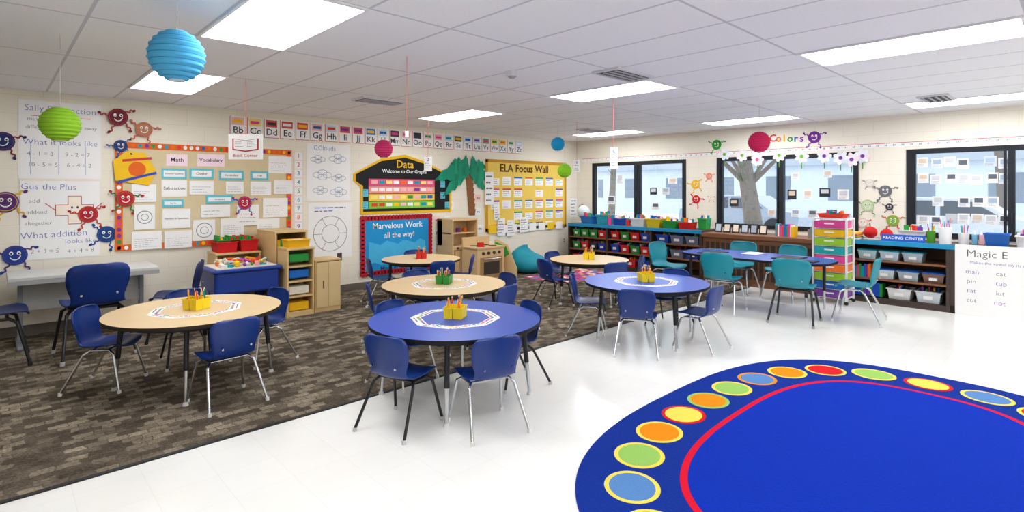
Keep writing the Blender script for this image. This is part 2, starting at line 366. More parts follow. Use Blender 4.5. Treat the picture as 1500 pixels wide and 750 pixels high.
def setup(kind,lat,dep,rot,cad,chairs,strips=True,off=(0,0)):
    x,y=W(lat,dep); z=.004 if y>CARP_Y else 0
    inst('round_table',TM[kind],(x,y,z),A-math.pi/2+rot)
    if strips: inst('name_tag_strips',SM,(x,y,z+.6001),A)
    if cad: inst('pencil_caddy',CAD[cad],(x+off[0],y+off[1],z+.602),A+random.uniform(-.3,.3),1.05)
    for (la,de,k,rr) in chairs:
        L=math.hypot(la,de); cx,cy=W(lat+la/L*rr,dep+de/L*rr)
        chair(k,cx,cy,math.atan2(y-cy,x-cx)+random.uniform(-.12,.12))
setup('blue',-.443,4.27,0,'y',[(-.3,-.52,'b',.62),(.25,-.52,'c',.62),(-.5,.32,'c',.54),(.5,.32,'b',.54)])
setup('blue',1.463,5.97,.3,'y',[(-.2,-.52,'c',.62),(.42,-.42,'c',.62),(-.58,.12,'c',.62),(.35,.42,'b',.6)])
setup('wood',-2.64,4.57,.4,'y',[(-.56,-.1,'c',.66),(.42,-.38,'c',.64),(.3,.55,'c',.62),(-.35,.5,'b',.6)])
setup('wood',-.72,5.8,.2,'g',[(-.55,-.2,'c',.6),(.5,-.25,'b',.6),(-.3,.5,'c',.6),(.5,.3,'c',.62)])
setup('small',-1.315,7.92,.5,'r',[(-.5,-.22,'c',.58),(.3,-.45,'b',.56),(.52,.02,'c',.56),(-.15,.5,'b',.56)],strips=False)
setup('small',1.105,7.84,.5,'y',[(-.45,-.22,'b',.58),(.2,-.5,'b',.56),(.52,.0,'c',.58),(-.35,.4,'c',.56)],strips=False)
def oblong():
    b=MB(); n=64; H=.68; a,c=1.0,.46; pts=[]
    for i in range(n):
        t=2*math.pi*i/n; e=.55
        pts.append((c*math.copysign(abs(math.cos(t))**e,math.cos(t)), a*math.copysign(abs(math.sin(t))**e,math.sin(t))))
    fr=Fr((0,0,0),(1,0,0),(0,1,0)); b.plate(fr,pts,H-.03,H,BTOP,EB)
    for sx in (-1,1):
        for sy in (-1,1):
            p=(sx*.34,sy*.78); b.cyl((p[0],p[1],.25),(p[0],p[1],H-.03),.02,BLACK,n=12); b.cyl((p[0],p[1],0),(p[0],p[1],.27),.015,CHROME,n=12)
    b.obj('oblong_group_table',(7.72,3.2,0))
    H+=.001
    for (x,y,w,d,m) in ((7.6,3.75,.4,.3,'#202226'),(7.75,2.75,.42,.32,'#202226'),(7.9,3.3,.3,.22,'#e8e8e8'),(7.55,2.45,.22,.2,'#26282e'),(7.98,3.95,.25,.2,'#3a7fd0')):
        q=MB(); q.box((x-w/2,y-d/2,H),(x+w/2,y+d/2,H+.012),C(m),.004); q.box((x-w/2+.02,y-d/2+.02,H+.012),(x+w/2-.02,y+d/2-.02,H+.014),C('#3b3f48' if m!='#e8e8e8' else '#ffffff')); q.obj('tablet_tray')
oblong()
for k,x,y,f in (('t',7.05,3.35,.1),('u',7.08,2.45,.15),('t',7.7,1.95,math.pi/2+.1),('t',7.55,4.45,-math.pi/2-.1),('t',8.42,3.75,math.pi),('t',8.42,3.05,math.pi-.2)):
    chair(k,x,y,f,1.2,'teal_school_chair')
chair('b',.72,6.72,math.pi/2+.05,1.38); chair('n',.0,6.88,0.0,1.32); chair('n',1.45,6.84,math.pi-.35,1.25)
# left desk
b=MB(); g=C('#cfcfcb'); b.box((.1,7.2,.70),(1.36,7.9,.735),g,.006); b.box((.1,7.195,.66),(1.36,7.2,.70),C('#a9a9a6'))
for xx in (.2,1.24):
    b.box((xx-.02,7.5,.03),(xx+.02,7.58,.70),C('#8b8f96')); b.box((xx-.03,7.25,.004),(xx+.03,7.85,.035),C('#8b8f96'),.01)
b.box((.22,7.54,.35),(1.22,7.56,.66),C('#b9b9b6')); b.obj('office_desk')
# ---------------------------------------------------------------- circle-time rug
def superpts(cx,cy,a,c,n=2.7,N=160):
    o=[]
    for i in range(N):
        t=2*math.pi*i/N; o.append((cx+a*math.copysign(abs(math.cos(t))**(2/n),math.cos(t)), cy+c*math.copysign(abs(math.sin(t))**(2/n),math.sin(t))))
    return o
RC=(3.85,.87); FF=Fr((0,0,0),(1,0,0),(0,1,0)); b=MB()
def rc(h): return mat('rug_'+h.strip('#'),h,.95,var=.1,scale=90,bump=.4,spec=.1)
RB=mat('rug_blue','#0a30a8',.95,var=.22,scale=120,bump=.6,spec=.08)
RBo=mat('rug_blue_border','#12308c',.95,var=.18,scale=90,bump=.6,spec=.08)
b.plate(FF,superpts(*RC,1.97,1.38),0,.010,RBo,rc('#1b3590'))
b.plate(FF,superpts(*RC,1.45,.86),.010,.0112,rc('#d2142e')); b.plate(FF,superpts(*RC,1.412,.822),.0112,.0120,RB)
P=superpts(*RC,1.69,1.10,2.7,2000); 
cum=[0]
for i in range(len(P)): cum.append(cum[-1]+math.dist(P[i],P[(i+1)%len(P)]))
total=cum[-1]; Nd=round(total/.378)
i0=min(range(len(P)),key=lambda i:math.dist(P[i],(3.54,1.97))); 
OR,GR,BL,YE,RE=rc('#ee8a14'),rc('#93c060'),rc('#5784bc'),rc('#f2d458'),rc('#d01c26')
SE=[(YE,RE),(OR,GR),(GR,YE),(BL,OR),(OR,YE),(RE,YE),(GR,YE),(YE,RE),(BL,YE),(RE,YE),(OR,YE),(GR,BL),(BL,YE),(OR,YE)]
SEL=[(OR,YE),(GR,YE),(BL,YE),(RE,YE),(YE,RE),(OR,GR),(GR,YE),(BL,YE),(RE,YE),(YE,RE),(OR,YE),(GR,YE)]
for k in range(Nd):
    s=(cum[i0]-k*total/Nd)%total; i=min(len(P)-1,bisect.bisect(cum,s)-1); p=P[i]; q=P[(i+3)%len(P)]
    ang=math.atan2(q[1]-p[1],q[0]-p[0]); col=SE[k] if k<=Nd//2 and k<len(SE) else SEL[(Nd-k-1)%len(SEL)]
    b.ell(FF,p[0],p[1],.163,.148,.010,.0112,col[1],32,ang); b.ell(FF,p[0],p[1],.138,.123,.0112,.0122,col[0],32,ang)
b.obj('circle_time_rug')
# ---------------------------------------------------------------- right wall cabinetry
CF=9.0; CT=.88
m_case=DBROWN; m_int=WOODR; m_trim=C('#1f8fc0'); XB=XW-.02
def open_unit(ya,yb,shelves,divs,name):
    b=MB()
    b.box((CF+.02,ya,0),(XB,yb,.08),m_case); b.box((CF,ya,CT-.04),(XB,yb,CT),m_case)
    b.box((XB-.03,ya,.08),(XB,yb,CT-.04),m_int)
    for y in divs: b.box((CF+.005,y-.02,.08),(XB-.03,y+.02,CT-.04),m_case)
    for z in shelves: b.box((CF+.01,ya,z-.012),(XB-.03,yb,z+.012),m_int)
    b.box((CF-.004,ya,CT-.055),(CF,yb,CT+.004),m_trim)
    b.box((CF,ya,CT),(CF+.06,yb,CT+.004),m_trim)
    return b.obj(name)
open_unit(4.652,7.72,(.34,.60),(4.674,5.68,6.70,7.70),'bookshelf_cabinet')
open_unit(1.222,2.518,(.34,.60),(1.244,2.496),'bookshelf_cabinet')
b=MB()
b.box((CF+.05,2.52,0),(XB,4.65,.78),WOODR); b.box((CF,2.52,CT-.10),(XB,4.65,CT-.03),WOODR,.004)
for i in range(22): b.box((CF+.042,2.6+i*.092,.12),(CF+.05,2.66+i*.092,.70),m_case)
b.obj('radiator_cover')
b=MB(); b.box((CF,-2.58,.1),(XB,1.22,CT),m_case); b.box((CF+.03,-2.58,0),(XB,1.22,.1),C('#2a201c')); b.box((CF-.004,-2.5,CT-.055),(CF,1.22,CT+.004),m_trim)
for i in range(3): b.box((CF-.006,-2.3+i*.9,.15),(CF,-1.5+i*.9,.8),WOODR)
b.obj('base_cabinet')
def binrow(ya,yb,z,cols,h,d,X=CF+.06,name='storage_bin_row',lids=None):
    b=MB(); n=len(cols); p=(yb-ya)/n
    for i,c in enumerate(cols):
        y=yb-(i+.5)*p; m=mat('bin_'+c.strip('#'),c,.35)
        b.tub((X+d/2,y,z),d,p*.84,h,m,.86,0,random.choice([OFFW,C('#8b7a66')]) if not lids else None)
        b.box((X-.004,y-p*.16,z+h*.3),(X+.012,y+p*.16,z+h*.62),WHITE)
        if lids: b.box((X-.005,y-p*.43,z+h),(X+d+.005,y+p*.43,z+h+.018),C(lids),.005)
        else:
            for q in range(5): yy=y+random.uniform(-p*.3,p*.3); b.box((X+random.uniform(.05,.2),yy-.01,z+h*.4),(X+.25,yy+.01,z+h+random.uniform(.01,.05)),random.choice(CARTON+[WHITE,WHITE]))
    b.obj(name)
G,R_,B_,GY='#1f8f34','#d81e1e','#1548b8','#6a7690'
binrow(6.75,7.65,.613,[G,G,G,R_],.15,.3); binrow(5.72,6.66,.613,[R_,G,R_,B_],.15,.3); binrow(4.72,5.62,.613,[B_,GY,GY],.15,.3)
binrow(6.75,7.65,.353,[G,R_,'#222831',B_],.15,.3); binrow(5.72,6.66,.353,[B_,R_,G,R_],.15,.3); binrow(4.72,5.62,.353,['#28303c',GY,B_],.15,.3)
binrow(6.75,7.65,.083,[R_,'#f0c020',B_],.15,.3); binrow(5.72,6.66,.083,[GY,R_,B_],.15,.3)
binrow(1.5,2.3,.613,['#b5d8de','#b8ccdc','#a9b8c4'],.12,.3,lids='#1590a8'); binrow(1.27,2.1,.353,['#c4d4da','#a4b4bc','#7c5a48'],.12,.3,lids='#1f5fc0')
binrow(1.3,1.95,.083,['#e0e0e0','#d0d8e0'],.15,.3)
def bookrow(xa,ya,yb,z,hh=.2,d=.2,name='book_row',cols=None):
    b=MB(); y=ya
    while y<yb-.02:
        w=random.uniform(.012,.035); h=hh*random.uniform(.75,1); b.box((xa,y,z),(xa+d*random.uniform(.85,1),y+w,z+h),random.choice(cols or CARTON+[WHITE,WHITE,INK])); y+=w+.001
    b.obj(name)
bookrow(9.05,1.98,2.44,.093,.2,.2,cols=[C('#1f8f34'),C('#1548b8'),C('#1548b8'),C('#7d38a0')]); bookrow(9.05,2.12,2.44,.353,.2,.2)
# word chart
b=MB(); fr=Fr((CF-.007,0,0),(0,-1,0),(0,0,1)); b.rp(fr,-1.17,-.28,.0,.9,0,.008,WHITE)
b.text(fr,'Magic E',-.86,.79,.13,.0095,INK,.5,off=-.014); b.text(fr,'*',-.48,.76,.16,.0095,CARTON[4])
b.text(fr,'Makes the vowel say its name',-.72,.68,.05,.0095,INKB,.78,off=-.012)
for r,row in enumerate((('man','cat','hid'),('pin','tub','cub'),('rat','kit','cap'),('cut','not','pal'))):
    for c,wd in enumerate(row): b.text(fr,wd,-1.0+c*.27+random.uniform(-.01,.01),.56-r*.12,.08,.0095,INK if (r+c)%2 else C('#7a3aa8'),rot=random.uniform(-.06,.06),off=-.014)
b.obj('word_chart')
b=MB(); fr2=Fr((CF-.007,0,0),(0,-1,0),(0,0,1)); b.rp(fr2,-.2,.5,.0,.86,0,.008,WHITE); b.scrib(fr2,-.15,.45,.2,.8,8,.0095,INK); b.obj('word_chart')
# counter items
def pot(x,y,z,r,h,m,pencils=10,name='pencil_cup'):
    b=MB(); b.cyl((x,y,z),(x,y,z+h),r*.88,m,r,16)
    for i in range(pencils):
        a=random.uniform(0,6.28); q=r*.5; b.cyl((x+q*math.cos(a)*.5,y+q*math.sin(a)*.5,z+.01),(x+q*1.5*math.cos(a),y+q*1.5*math.sin(a),z+h+random.uniform(.04,.12)),.005,random.choice(CARTON),n=5)
    b.obj(name)
def ctub(y,w,d,h,c,name='storage_tub',x=9.25,fill=True,z=CT):
    b=MB(); m=mat('bin_'+c.strip('#'),c,.35); b.tub((x,y,z),d,w,h,m,.85,0,OFFW)
    if fill:
        for i in range(12):
            yy=y+random.uniform(-w*.35,w*.35); xx=x+random.uniform(-d*.3,d*.3)
            b.box((xx-.01,yy-.03,z+h*.5),(xx+.01,yy+.03,z+h+random.uniform(.01,.08)),random.choice(CARTON+[WHITE,WHITE]),0,random.uniform(0,3))
    b.obj(name)
z4=CT+.004
ctub(7.32,.28,.3,.16,'#1f76c8'); ctub(6.95,.3,.25,.2,'#20a5bc',x=9.3); ctub(6.55,.2,.2,.14,'#1548b8'); ctub(6.05,.3,.28,.16,'#e9e9e9'); ctub(5.7,.3,.28,.17,'#e8c818'); ctub(5.36,.28,.26,.14,'#249a3c'); ctub(5.05,.25,.25,.13,'#d81e1e'); ctub(4.8,.16,.2,.2,'#249a3c',x=9.4)
pot(9.2,6.31,CT,.05,.12,CARTON[0]); pot(9.15,6.73,CT,.045,.14,CARTON[6])
b=MB(); gx,gy=9.45,7.66; b.cyl((gx,gy,CT),(gx,gy,CT+.02),.1,WHITE,n=20); b.cyl((gx,gy,CT+.02),(gx,gy,CT+.1),.015,WHITE); b.ball((gx,gy,CT+.24),.14,C('#dfe8ee'),10); b.tube([(gx,gy+.16*math.sin(t),CT+.24-.16*math.cos(t)) for t in [i*math.pi/10 for i in range(11)]],.006,BLACK,6); b.obj('desk_globe')
Zr=CT-.03
for i in range(6):
    y=4.5-i*.155; b=MB(); fr=Fr((9.32,0,Zr),(0,-1,0),(.2,0,1))
    b.rp(fr,-y-.065,-y+.065,0,.17,-.008,.008,BLACK); b.rf(fr,-y-.045,-y+.045,.025,.145,.009,C(random.choice(['#b9c6d8','#e5d8c5','#9aa7b8'])))
    b.box((9.33,y-.01,Zr),(9.40,y+.01,Zr+.01),BLACK); b.obj('photo_frame')
bookrow(9.2,3.2,3.5,Zr,.2,.2); bookrow(9.2,2.75,3.0,Zr,.16,.2,cols=[WHITE,OFFW,C('#888888')])
def stack(x,y,z,n,w,d,name='book_stack',cols=None):
    b=MB()
    for i in range(n):
        t=random.uniform(.012,.03); b.box((x-d/2,y-w/2,z),(x+d/2,y+w/2,z+t),random.choice(cols or CARTON+[WHITE]),0,random.uniform(-.1,.1)); z+=t
    b.obj(name)
stack(9.2,2.38,CT,5,.2,.25)
b=MB(); b.ball((9.3,2.18,CT+.1),.09,C('#cc161c'),10,(1,1,.95)); b.ball((9.3,1.98,CT+.08),.08,C('#cc161c'),10); b.cyl((9.3,2.18,CT+.17),(9.31,2.19,CT+.23),.007,C('#5a3a20')); b.cyl((9.3,1.98,CT+.14),(9.31,1.98,CT+.2),.007,C('#5a3a20'))
b.box((9.22,1.92,CT),(9.38,2.25,CT+.02),WHITE); b.obj('apple_decoration')
b=MB(); fr=Fr((9.1,0,CT),(0,-1,0),(.15,0,1)); b.rp(fr,-2.0,-1.5,0,.1,0,.01,C('#1f5fc4')); b.text(fr,'READING CENTER',-1.75,.05,.07,.012,WHITE,.46); b.obj('reading_center_sign')
ctub(1.7,.28,.22,.15,'#f2f2f2',x=9.45); pot(9.2,1.3,CT,.075,.22,WHITE,8); pot(9.3,1.12,CT,.06,.15,WHITE,6)
pot(9.25,1.46,CT,.05,.16,C('#4f9e2d'),7)
ctub(.78,.24,.2,.17,'#1560b8',x=9.2,fill=False); ctub(.5,.22,.2,.15,'#f2f2f2',x=9.3); ctub(.2,.3,.25,.18,'#2a90a0',x=9.3)
for (y,m) in ((.95,'#f0b8c0'),(1.02,'#7fc0e0')):
    b=MB(); b.cyl((9.4,y,CT),(9.4,y,CT+.13),.03,C(m),n=14); b.cyl((9.4,y,CT+.13),(9.4,y,CT+.18),.012,WHITE,n=10); b.obj('glue_bottle')
# rolling drawer cart
b=MB(); cx,cy=8.72,2.5; w,d=.42,.34; wm=C('#ecebea')
for sx in (-1,1):
    for sy in (-1,1): b.box((cx+sx*d/2-.012,cy+sy*w/2-.012,.05),(cx+sx*d/2+.012,cy+sy*w/2+.012,1.2),wm); b.cyl((cx+sx*d/2-.01,cy+sy*w/2,.025),(cx+sx*d/2+.01,cy+sy*w/2,.025),.025,BLACK)
b.box((cx-d/2-.01,cy-w/2-.01,1.18),(cx+d/2+.01,cy+w/2+.01,1.2),wm)
cols=['#e04590','#f5c010','#98cc2c','#1ba3a8','#e04590','#f5761e','#98cc2c','#1a68c0','#7d38a0']
for i,c in enumerate(cols):
    z=1.06-i*.122; b.box((cx-d/2-.015,cy-w/2+.018,z),(cx+d/2-.01,cy+w/2-.018,z+.1),mat('drawer_'+c.strip('#'),c,.3),.008); b.box((cx-d/2-.028,cy-.06,z+.055),(cx-d/2-.015,cy+.06,z+.072),WHITE); b.box((cx-d/2,cy-w/2,z-.012),(cx+d/2,cy+w/2,z-.004),wm)
b.obj('rolling_drawer_cart')
b=MB(); b.tub((8.72,2.5,1.2),.26,.34,.06,C('#e03c28'))
for i in range(8): b.box((8.66+random.uniform(0,.06),2.38+i*.03,1.215),(8.75+random.uniform(0,.04),2.4+i*.03,1.215+random.uniform(.05,.1)),random.choice(CARTON))
b.obj('book_basket')
# ---------------------------------------------------------------- decorations on the right wall
b=MB(); zt,zb=2.30,2.235
b.rp(FR,-7.9,1.5,zb,zt,0,.003,WHITE); b.rf(FR,-7.9,1.5,zt-.008,zt,.004,INKR)
k=0; u=-7.85
while u<1.4:
    b.text(FR,str(k+1) ,u,zb+.028,.036,.004,INK); u+=.105; k+=1
b.obj('number_line_strip')
b=MB(); 
for i,ch in enumerate('Colors'):
    u,z=rw(1132+i*8.5,203); b.text(FR,ch,u,z,.17,.004,CARTON[(0,4,1,2,3,5)[i]],off=.02)
b.obj('colors_sign')
def monster(px,py,r,col,fr=FR,f=rw,name='monster_cutout',o=0,limb=None,tilt=0):
    u,v=f(px,py); b=MB(); m=C(col); lm=C(limb) if limb else m
    for a in (.45,2.7,4.1,5.3):
        a+=tilt; ca,sa=math.cos(a),math.sin(a); P0=[(u+ca*r*.85,v+sa*r*.85)]
        for i in range(1,5):
            q=r*(.85+.26*i); s=(r*.13)*(1 if i%2 else -1); P0.append((u+ca*q-sa*s, v+sa*q+ca*s-.04*r*i))
        for i in range(4): b.line(fr,*P0[i],*P0[i+1],r*.15,o+.003+.0005*i,lm)
        b.ell(fr,P0[4][0],P0[4][1],r*.2,r*.15,o+.004,o+.0065,m,10,a)
    b.ell(fr,u,v,r,r*1.02,o+.0055,o+.009,m)
    b.ring(fr,u,v,r*.86,r*.05,o+.0095,lm,20)
    for sx in (-1,1): b.ell(fr,u+sx*r*.3,v+r*.22,r*.17,r*.2,o+.009,o+.011,WHITE,12); b.ell(fr,u+sx*r*.3,v+r*.18,r*.08,r*.1,o+.011,o+.012,BLACK,8)
    for i in range(6):
        a=math.pi*(1.15+.14*i); c=a+math.pi*.14; b.line(fr,u+r*.42*math.cos(a),v-.02*r+r*.45*math.sin(a),u+r*.42*math.cos(c),v-.02*r+r*.45*math.sin(c),r*.09,o+.0105,WHITE)
    b.obj(name)
monster(1193,201,.095,'#6f2490'); monster(1050,212,.09,'#25982c'); monster(1019,270,.085,'#f0ba10',tilt=.3); monster(1039,258,.06,'#f08a6a'); monster(1020,292,.08,'#cc161c',tilt=-.3); monster(1042,290,.05,'#f3ede0',limb='#d85a50')
monster(1297,280,.085,'#6d6f74'); monster(1271,301,.09,'#c6d8b0',limb='#5a8a50'); monster(1274,268,.06,'#e9e4d8',limb='#8a8a8a'); monster(1303,303,.05,'#3a3a40'); monster(1308,323,.08,'#7bb33a',limb='#e03c28'); monster(1264,326,.07,'#f0e9de',limb='#e03c28')
for px in (1062,1088,1110,1142,1175,1208,1232,1248,1264):
    u,z=rw(px,232+random.uniform(-6,4)); b=MB()
    for i in range(7):
        a=i*2*math.pi/7; b.ell(FR,u+.06*math.cos(a),z+.06*math.sin(a),.055,.035,.016+.0005*i,.020+.0005*i,C(random.choice(['#eef0f5','#dfe6ee','#f7e2ea'])),10,a)
    b.ell(FR,u,z,.03,.03,.024,.027,C(random.choice(['#e04590','#6ab131','#7d38a0'])),12); b.rf(FR,u-.008,u+.008,z-.2,z-.05,.017,C('#4f9e2d')); b.obj('paper_flower')
FG=Fr((XW+.037,0,0),(0,-1,0),(0,0,1))
def glass_papers(lst,name='window_artwork'):
    b=MB()
    for (px,py,w,h,c) in lst:
        u,z=rw(px,py,XW+.03); b.rp(FG,u-w/2,u+w/2,z-h/2,z+h/2,0,.002,C(c))
        b.rf(FG,u-w*.35,u+w*.35,z-h*.1,z+h*.36,.003,C(random.choice(['#c9ccd4','#9fb4cc','#d8c4b0','#5c6470']))); b.scrib(FG,u-w*.4,u+w*.4,z-h*.42,z-h*.15,3,.003,INK)
    b.obj(name)
glass_papers([(1160,285,.14,.16,'#2c2f36'),(1183,285,.14,.16,'#f4f4f4'),(1208,282,.16,.14,'#2c2f36'),(1235,285,.16,.16,'#f4f4f4'),(1165,312,.14,.13,'#f4f4f4'),(1190,313,.14,.13,'#d8dce2'),(1218,313,.15,.13,'#2c2f36'),(1240,318,.12,.12,'#f4f4f4'),(1075,297,.16,.13,'#2c2f36'),(1130,312,.12,.13,'#e8e8e8'),(1165,258,.12,.12,'#f4f4f4'),(1212,255,.13,.12,'#e4e7ec')])
glass_papers([(895,293,.2,.18,'#eef1f4'),(908,262,.15,.2,'#e5e8ec'),(957,280,.16,.14,'#2c2f36'),(975,280,.16,.14,'#e8e8e8'),(960,302,.18,.14,'#f4f4f4'),(985,265,.2,.12,'#f4f4f4')])
L3=[]
for i,px in enumerate(range(1352,1475,20)):
    for j,py in enumerate((238,262,294,322)):
        if random.random()<.85: L3.append((px+random.uniform(-2,2),py+random.uniform(-2,2),.13,.14,random.choice(['#f4f4f4','#f4f4f4','#e2e6ec','#bfc8d4'])))
glass_papers(L3)
# ---------------------------------------------------------------- outside
b=MB(); b.box((XW+.25,-60,-.3),(90,60,-.02),mat('snow','#eef1f5',.8,var=.04,scale=.6)); b.obj('exterior_ground')
b=MB(); b.box((34,-25,-.02),(44,34,3.0),mat('pale_siding','#c4cbd2',.8)); b.box((33.6,-25.5,3.0),(44.4,34.5,3.4),C('#a5adb6'))
for i in range(16): b.box((33.97,-22+i*3.4,1.0),(34,-20.6+i*3.4,2.4),C('#7c8794'))
b.obj('neighboring_building')
tm=mat('tree_bark','#6b645e',.9,var=.25,scale=30)
def tree(b,x,y,H,lean,r,nb=12):
    pts=[(x+lean*i*.1,y+lean*i*.25,H*i/6-.05) for i in range(7)]; b.tube(pts,r,tm,10,[r*(1-i*.11) for i in range(7)])
    for i in range(nb):
        k=random.randint(2,6); p=Vector(pts[k]); a=random.uniform(0,6.28); l=random.uniform(.8,2.2)
        q=p+Vector((math.cos(a)*l*.5,math.sin(a)*l*.5,l*.5)); s=q+Vector((math.cos(a+.4)*l*.5,math.sin(a+.4)*l*.5,l*.35)); s2=q+Vector((math.cos(a-.6)*l*.4,math.sin(a-.6)*l*.4,l*.3))
        b.tube([p,q,s],.05,tm,6,[r*.3,r*.16,r*.05]); b.tube([q,s2],.03,tm,6,[r*.15,r*.04])
b=MB(); tree(b,13.6,5.55,5.2,.6,.24,14); b.obj('bare_tree'); b=MB(); tree(b,27,2.0,6,.3,.25); b.obj('bare_tree'); b=MB(); tree(b,26,19,6,-.3,.22,10); b.obj('bare_tree')
def car(x,y,col):
    b=MB(); m=mat('car_'+col.strip('#'),col,.25); fr=Fr((x,y,-.02),(0,-1,0),(0,0,1))
    prof=[(-2.1,.35),(2.1,.35),(2.15,.7),(2.0,.85),(1.2,.95),(.6,1.4),(-1.0,1.42),(-1.7,.98),(-2.1,.9),(-2.15,.6)]
    b.plate(fr,prof,-1.7,0,m)
    b.plate(fr,[(1.02,.98),(.52,1.33),(-.1,1.35),(-.1,.98)],0,.01,C('#4b525c')); b.plate(fr,[(-.2,.98),(-.2,1.35),(-.95,1.35),(-1.4,.98)][::-1],0,.01,C('#4b525c'))
    for u in (-1.35,1.35):
        for o in (.02,-1.72): p=fr.p(u,.33,o); q=fr.p(u,.33,o-.2 if o>0 else o+.2); b.cyl(p,q,.33,BLACK,n=20)
    b.obj('parked_car')
car(17,2.4,'#b9bec6'); car(19,8.6,'#8d97a4'); car(18.5,-3.5,'#a9b3bd')
# ---------------------------------------------------------------- left wall content
def LR(x0,x1,yt,yb):
    u0,_=lw(x0,yt); u1,_=lw(x1,yt); xm=(x0+x1)/2; return u0,u1,lw(xm,yb)[1],lw(xm,yt)[1]
def chart(x0,x1,yt,yb,lines,name='chart_paper',o=0,bg=WHITE):
    u0,u1,v0,v1=LR(x0,x1,yt,yb); b=MB(); b.rp(FL,u0,u1,v0,v1,o,o+.004,bg); w=u1-u0; h=v1-v0
    for (t,fx,fy,s,m) in lines: b.text(FL,t,u0+w*fx,v0+h*fy,s,o+.0055,m,w*.9,rot=random.uniform(-.03,.03),off=-.016)
    return b,u0,u1,v0,v1
b,u0,u1,v0,v1=chart(27,148,150,262,[('Sally Subtraction',.5,.9,.095,INKB),('minus -',.22,.76,.06,INK),('difference',.24,.66,.06,INK),('take away',.78,.68,.06,INK),('What it looks like',.5,.47,.1,INKB),('4 - 1 = 3',.25,.32,.065,INK),('9 - 2 = 7',.7,.32,.065,INK),('10 - 5 = 5',.28,.18,.065,INK),('6 - 4 = 2',.72,.18,.065,INK)])
b.line(FL,u0+.1,v1-.17,u1-.1,v1-.17,.006,.0055,INKR); b.ring(FL,(u0+u1)/2+.02,v0+.69*(v1-v0),.07,.008,.0062,INKR)
b.ell(FL,(u0+u1)/2+.02,v0+.69*(v1-v0),.055,.055,.004,.006,C('#f6d8c8'),14)
for xx in (0,.33,.66): b.line(FL,u0+.1+xx*(u1-u0),v0+.05,u0+.1+xx*(u1-u0),v0+.38,.005,.0055,C('#9aa8cc'))
b.obj('chart_paper')
b,u0,u1,v0,v1=chart(29,146,265,378,[('Gus the Plus',.35,.92,.095,INKB),('add',.17,.74,.065,INK),('addend',.2,.6,.06,INK),('altogether',.22,.46,.055,INK),('What addition',.42,.31,.1,INKB),('looks like',.75,.21,.075,INKB),('2 + 3 = 5',.3,.1,.065,INK),('4 + 4 = 8',.75,.08,.065,INK)])
uc,vc=(u0+u1)/2+.12,v0+.62*(v1-v0)
pl=[(uc-.06,vc-.16),(uc+.06,vc-.16),(uc+.06,vc-.06),(uc+.17,vc-.06),(uc+.17,vc+.06),(uc+.06,vc+.06),(uc+.06,vc+.16),(uc-.06,vc+.16),(uc-.06,vc+.06),(uc-.17,vc+.06),(uc-.17,vc-.06),(uc-.06,vc-.06)]
b.plate(FL,pl,.004,.0056,C('#fbeee0'))
for i in range(12): b.line(FL,*pl[i],*pl[(i+1)%12],.007,.0062,INKR)
for sx in (-1,1): b.ell(FL,uc+sx*.025,vc+.03,.01,.014,.0056,.0064,INK,8); b.line(FL,uc+sx*.17,vc,uc+sx*.26,vc+.08,.008,.0056,INKR)
b.line(FL,uc-.03,vc-.04,uc+.03,vc-.04,.008,.0064,INKR); b.obj('chart_paper')
# math bulletin board
b=MB(); u0,u1,v0,v1=1.06,3.17,.86,2.18
b.rp(FL,u0,u1,v0,v1,0,.02,C('#d8c8a2')); e=.075
ORB=C('#e2641a')
for (a,c,dd,ee) in ((u0,u1,v1-e,v1),(u0,u1,v0,v0+e),(u0,u0+e,v0+e,v1-e),(u1-e,u1,v0+e,v1-e)): b.rp(FL,a,c,dd,ee,.02,.026,ORB)
n=30
for i in range(n):
    u=u0+.04+i*(u1-u0-.08)/(n-1)
    for v in (v1-e/2,v0+e/2): b.ell(FL,u,v,.022,.026,.026,.029,random.choice(CARTON+[WHITE]),8)
for i in range(18):
    v=v0+.04+i*(v1-v0-.08)/17
    for u in (u0+e/2,u1-e/2): b.ell(FL,u,v,.022,.026,.026,.029,random.choice(CARTON+[WHITE]),8)
PO=[0]
def pap(x0,x1,yt,yb,title=None,head=None,rows=5,bg=WHITE,pic=None):
    PO[0]+=.0004; o=.026+PO[0]; a,c,d,e2=LR(x0,x1,yt,yb); b.rp(FL,a,c,d,e2,.02,o,bg); w=c-a; h=e2-d
    if head: b.rf(FL,a,c,e2-h*.35,e2,o+.001,C(head))
    if title: b.text(FL,title,(a+c)/2,(d+e2)/2 if rows==0 else e2-h*.18,h*(.5 if rows==0 else .22),o+.002,INK if not head else WHITE,w*.85)
    if rows: b.scrib(FL,a+w*.1,c-w*.1,d+h*.1,e2-h*.35,rows,o+.0015,C('#7d8188'),.12)
    if pic: b.ring(FL,(a+c)/2,(d+e2)/2,min(w,h)*.36,.008,o+.0015,C(pic)); b.ring(FL,(a+c)/2,(d+e2)/2,min(w,h)*.18,.006,o+.0015,C(pic))
pap(243,274,226,243,'Math',None,0,C('#f8dfe9')); pap(288,328,226,244,'Vocabulary',None,0,C('#f8dfe9'))
def lab(x0,x1,yt,yb,t):
    pap(x0,x1,yt,yb,None,None,0,C('#62c4d8')); pap(x0+3,x1-3,yt+3,yb-3,t,None,0)
lab(236,273,247,262,'Essential Question'); lab(277,312,247,262,'Chapter')
lab(320,356,250,264,'Vocabulary'); lab(366,392,251,264,'I can')
pap(236,273,264,288,'Subtraction',None,0); pap(277,312,265,285,None,None,3); pap(392,426,229,254); pap(330,356,266,284,None,None,3); pap(366,396,266,286)
pap(192,228,270,296); lab(237,268,292,303,'Big Idea'); pap(237,278,306,334,'Numbers & Operations',None,0)
pap(196,226,300,336,None,None,0,WHITE,'#6a6e78'); pap(282,314,322,352,None,None,0,WHITE,'#6a6e78'); pap(240,280,338,363); pap(192,236,339,365)
